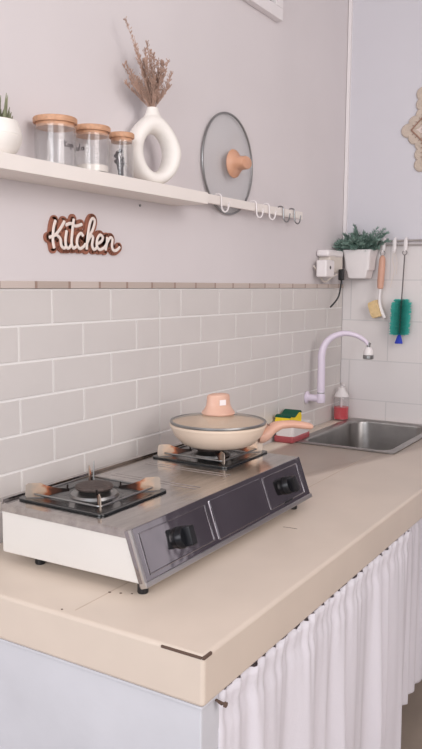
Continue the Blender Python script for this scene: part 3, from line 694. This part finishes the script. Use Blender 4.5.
# wall pot with artificial greenery
wp = thing('wall_planter', (L - .006, -.090, .534), 'white tapered pot of artificial greenery hung on the back wall corner', 'plant')
b = B(); specs = [(.030, .032, .006, .0), (.033, .0355, .006, .004), (.043, .0545, .006, .104), (.0405, .052, .006, .105), (.034, .046, .006, .03)]
prev = None
for dx, dy, r, z in specs:
    rg = [b.verts.new((x - .047, y, z)) for x, y in rrect(-dx, dx, -dy, dy, r, 4)]
    if prev:
        for i in range(len(rg)): j2 = (i + 1) % len(rg); b.faces.new((prev[i], prev[j2], rg[j2], rg[i]))
    else: b.faces.new(rg[::-1])
    prev = rg
b.faces.new(prev); link('pot', b, M['white_plastic'], wp)
b = B(); box(b, (-.012, -.015, .09), (-.0002, .015, .108), .002); link('hanger', b, M['white_plastic'], wp)
b = B()
def frond(bm, p0, d, ln, leaf, nl=14, droop=.3):
    P_ = [Vector(p0) + d * (ln * t) + Vector((0, 0, -droop * ln * t * t)) for t in [i / 8 for i in range(9)]]
    tube(bm, P_, [.0012, .0005], 4, caps=False)
    for i in range(nl):
        t = .15 + .85 * i / nl; k = min(int(t * 8), 7); q = P_[k].lerp(P_[k + 1], t * 8 - k)
        for s in range(4):
            e1 = (d + Vector((random.uniform(-1, 1), random.uniform(-1, 1), random.uniform(-.6, 1))) * .95).normalized(); ll = leaf * random.uniform(.6, 1.2) * (1.15 - .5 * t)
            sd_ = e1.orthogonal().normalized() * ll * .20
            v = [bm.verts.new(x) for x in (q, q + e1 * ll * .5 + sd_, q + e1 * ll, q + e1 * ll * .5 - sd_)]; bm.faces.new(v)
for i in range(90):
    p0 = Vector((-.047 + random.uniform(-.022, .022), random.uniform(-.035, .035), .095))
    d = Vector((random.uniform(-.75, .05), random.uniform(-.8, 1.1), random.uniform(.25, .95))).normalized()
    ln = random.uniform(.06, .115)
    frond(b, p0, d, ln, .022)
for d, ln in (((-.1, -.95, .95), .135), ((-.2, -.8, 1.0), .13), ((-.1, -.85, .75), .12), ((-.2, -1, .85), .125), ((-.05, .30, 1.0), .115), ((-.2, .75, .55), .085), ((-.5, .5, .4), .085), ((-.1, .1, 1.0), .10)):
    frond(b, (-.045, random.uniform(-.02, .02), .095), Vector(d).normalized(), ln, .022, 20, .1)
fo = link('foliage', b, M['green'], wp, smooth=False)
b = B()
for k in range(70):
    th = k * 2.4; f = k / 70; ph = f * 1.35
    d = Vector((-math.cos(ph), math.sin(ph) * math.cos(th), math.sin(ph) * math.sin(th))); p0 = Vector((-.085, .008, .125)); p1 = p0 + d * .026
    sd_ = d.cross(Vector((1, .3, .2))).normalized() * .0035; v = [b.verts.new(x) for x in (p0, p0 + d * .016 + sd_, p1, p0 + d * .016 - sd_)]; b.faces.new(v)
link('rosette', b, M['green_light'], wp, smooth=False)

# ============================================================ POWER SOCKET, PLUGS
sk = thing('power_socket', (1.780, -.0002, .557), 'white power socket box on the wall in the corner beside the planter', 'socket')
b = B(); box(b, (-.055, -.044, -.004), (.068, 0, .060), .005, 3); link('socket_box', b, M['ivory'], sk)
b = B(); box(b, (-.080, -.050, .052), (.060, -.002, .076), .008, 3); link('top_cap', b, M['white_plastic'], sk)
ad = thing('plug_adapter', (1.705, -.018, .536), 'small white adapter with one round hole plugged into the corner socket', 'adapter')
b = B(); box(b, (-.040, -.040, .0), (.034, 0, .060), .006, 3); link('body', b, M['white_plastic'], ad)
b = B(); lathe(b, [(0, .0395), (.0065, .0395), (.0065, .0404), (0, .0404)], 14, (-.006, 0, .034), axis='y'); link('hole', b, M['black_plastic'], ad)
pc = thing('power_plug', (1.805, -.056, .548), 'black plug with black cable hanging from the corner socket', 'plug')
b = B(); box(b, (-.010, -.010, -.022), (.010, .008, .018), .004, 3); link('plug', b, M['cable'], pc)
b = B(); tube(b, [(0, -.002, -.020), (-.002, 0, -.045), (-.010, .006, -.085), (-.022, .030, -.12)], .0032, 8, n=5); link('cable', b, M['cable'], pc)
b = B(); tube(b, [(1.795, -.045, .548), (1.775, -.03, .535), (1.745, -.016, .520), (1.70, -.014, .548), (1.66, -.012, .575)], .0028, 8, n=5)
tag(link('white_cable', b, M['ivory']), 'thin pale cable looping along the wall left of the socket', 'cable')

# ============================================================ MACRAME STAR ON THE BACK WALL
ms = thing('star_wall_hanging', (L - .001, -.412, 1.062), 'round star-shaped wall hanging with scalloped beige rope edge on the back wall', 'wall decoration')
RR = .160
def star_pts(R_, n=8):
    out = []
    ri = R_ * math.cos(PI / 4) / math.cos(PI / 8)
    for i in range(16):
        a = i * PI / 8; q = R_ if i % 2 == 0 else ri; out.append((q * math.cos(a), q * math.sin(a)))
    return out
b = B(); v0 = [b.verts.new((-.004, x, z)) for x, z in star_pts(RR + .004)]; v1 = [b.verts.new((-.0002, x, z)) for x, z in star_pts(RR + .004)]
b.faces.new(v0)
for i in range(16): j2 = (i + 1) % 16; b.faces.new((v0[i], v0[j2], v1[j2], v1[i]))
link('panel', b, M['paper'], ms, smooth=False)
b = B(); sq1 = [(RR * math.cos(i * PI / 2), RR * math.sin(i * PI / 2)) for i in range(5)]; sq2 = [(RR * math.cos(i * PI / 2 + PI / 4), RR * math.sin(i * PI / 2 + PI / 4)) for i in range(5)]
for sq in (sq1, sq2):
    for (x0, z0), (x1, z1) in zip(sq, sq[1:]):
        tube(b, [(-.011, x0, z0), (-.011, x1, z1)], .0026, 8)
        for i in range(1, 14):
            t = i / 14; x, z = x0 + (x1 - x0) * t, z0 + (z1 - z0) * t; q = math.hypot(x, z); d = (x1 - x0, z1 - z0); nl = math.hypot(*d); nx, nz = d[1] / nl, -d[0] / nl
            if nx * x + nz * z < 0: nx, nz = -nx, -nz
            tube(b, [(-.012, x, z), (-.0115, x + nx * .010, z + nz * .008)], .0010, 5)
link('stitched_frame', b, M['brownstitch'], ms)
b = B(); sp_ = star_pts(RR + .014)
for i in range(16):
    x0, z0 = sp_[i]; x1, z1 = sp_[(i + 1) % 16]
    for t in ((0, .5) if i % 2 == 0 else (0, .5)):
        x, z = x0 + (x1 - x0) * t, z0 + (z1 - z0) * t; lathe(b, [(0, .001), (.021, .001), (.025, .004), (.021, .008), (.009, .0095), (0, .007)], 18, (0, x, z), axis='x')
for v in b.verts: v.co.x = -v.co.x
link('scalloped_edge', b, M['rope'], ms)

# ============================================================ VENT FRAME HIGH ON THE LEFT WALL
vf = thing('vent_frame', (1.10, 0, 1.311), 'white framed louvred vent high on the left wall, cut off by the photo\'s top', 'vent')
x0, x1, h = -.32, .268, .34
b = B(); box(b, (x0, -.022, 0), (x1, -.0002, .036), .002); box(b, (x0, -.022, h - .046), (x1, -.0002, h), .002); box(b, (x0, -.022, .036), (x0 + .046, -.0002, h - .046), .002); box(b, (x1 - .046, -.022, .036), (x1, -.0002, h - .046), .002); link('frame', b, M['white_plastic'], vf)
b = B(); box(b, (x0 + .046, -.004, .036), (x1 - .046, -.0002, h - .046)); link('dark_opening', b, M['soil'], vf)
for k in range(5):
    b = B(); z = .075 + k * .048; box(b, (x0 + .046, -.016, -.0015), (x1 - .046, .010, .0015), 0, mtx=Matrix.Translation((0, -.006, z)) @ Matrix.Rotation(math.radians(-0), 4, 'X')); link('louver', b, M['white_plastic'], vf)

# ============================================================ CURTAINS
def curtain(name, xa, xb, ybase, ztop, zbot, label, seed, folds, amp=.014, hem=0):
    rnd = random.Random(seed); nx = int((xb - xa) / .0035); nz = 46; b = B(); g = []
    wv = [(rnd.uniform(.6, 1.0), rnd.uniform(0, 6.28), rnd.uniform(.7, 1.35)) for _ in range(5)]
    for k in range(nz + 1):
        t = k / nz; row = []
        for i in range(nx + 1):
            s = i / nx; x = xa + (xb - xa) * s
            ph = s * folds * 2 * PI
            big = math.sin(ph + 1.5 * math.sin(ph * .31 + wv[0][1]) + .5 * t * math.sin(s * 7)) * .6 + math.sin(ph * .47 + wv[1][1] + t * 1.2) * .45
            small = math.sin(ph * 2.3 + wv[2][1] + 1.4 * math.sin(ph * .6 + 2 * t)) * .5 + math.sin(ph * 3.7 + wv[3][1] + t) * .3
            env = .5 + .5 * math.sin(ph * .23 + wv[4][1]) ** 2
            y = ybase - amp * (big * (.12 + .88 * min(1, t * 1.8) ** .8) * env + small * (.24 * math.exp(-t * 9) + .015)) - .004 * t * math.sin(ph * 1.37 + 3 * t)
            xx = x + .006 * math.sin(ph + 1.2) * t + .01 * t * math.sin(s * 5 + seed)
            z = ztop + (zbot - ztop) * t
            if k == 0: z += .0025 * math.sin(ph * 2.3 + 1) + rnd.uniform(-.001, .001)
            if k == nz: z += hem * math.sin(s * 9)
            # gathered casing on the string
            if .03 < t < .07: y += .003
            row.append(b.verts.new((xx, y, z)))
        g.append(row)
    for a, c in zip(g, g[1:]):
        for i in range(nx): b.faces.new((a[i], a[i + 1], c[i + 1], c[i]))
    o = link(name, b, M['fabric'], angle=180)
    md = o.modifiers.new('s', 'SOLIDIFY'); md.thickness = .0012; md.offset = 0
    return tag(o, label, 'curtain', 'white curtains under the counter')
curtain('curtain', .052, .955, -D + .004, -CT - .0012, ZF + .01, 'long white gathered curtain hanging from the front edge of the counter', 3, 10, .022)
curtain('curtain', .93, 1.75, -D + .030, -CT - .003, -.585, 'short white curtain at the far end, ending above the floor behind the long one', 11, 9, .010, .008)
b = B(); tube(b, [(.045, -D + .012, -CT - .009), (.5, -D + .018, -CT - .012), (1.0, -D + .02, -CT - .012), (1.75, -D + .02, -CT - .010)], .0013, 6, n=6)
tag(link('curtain_string', b, M['gunmetal']), 'thin string under the counter edge carrying the white curtains', 'string')
b = B(); tube(b, [(.045, -D + .020, -CT - .007), (.043, -D - .010, -CT - .010)], .0020, 8); tube(b, [(.043, -D - .009, -CT - .010), (.0428, -D - .012, -CT - .0102)], .0042, 10); tube(b, [(.036, -D + .001, -CT - .004), (.043, -D - .004, -CT - .012), (.052, -D - .003, -CT - .014)], .0014, 6)
tag(link('nail', b, M['crack']), 'rusty nail under the chipped counter corner holding the curtain string', 'nail')
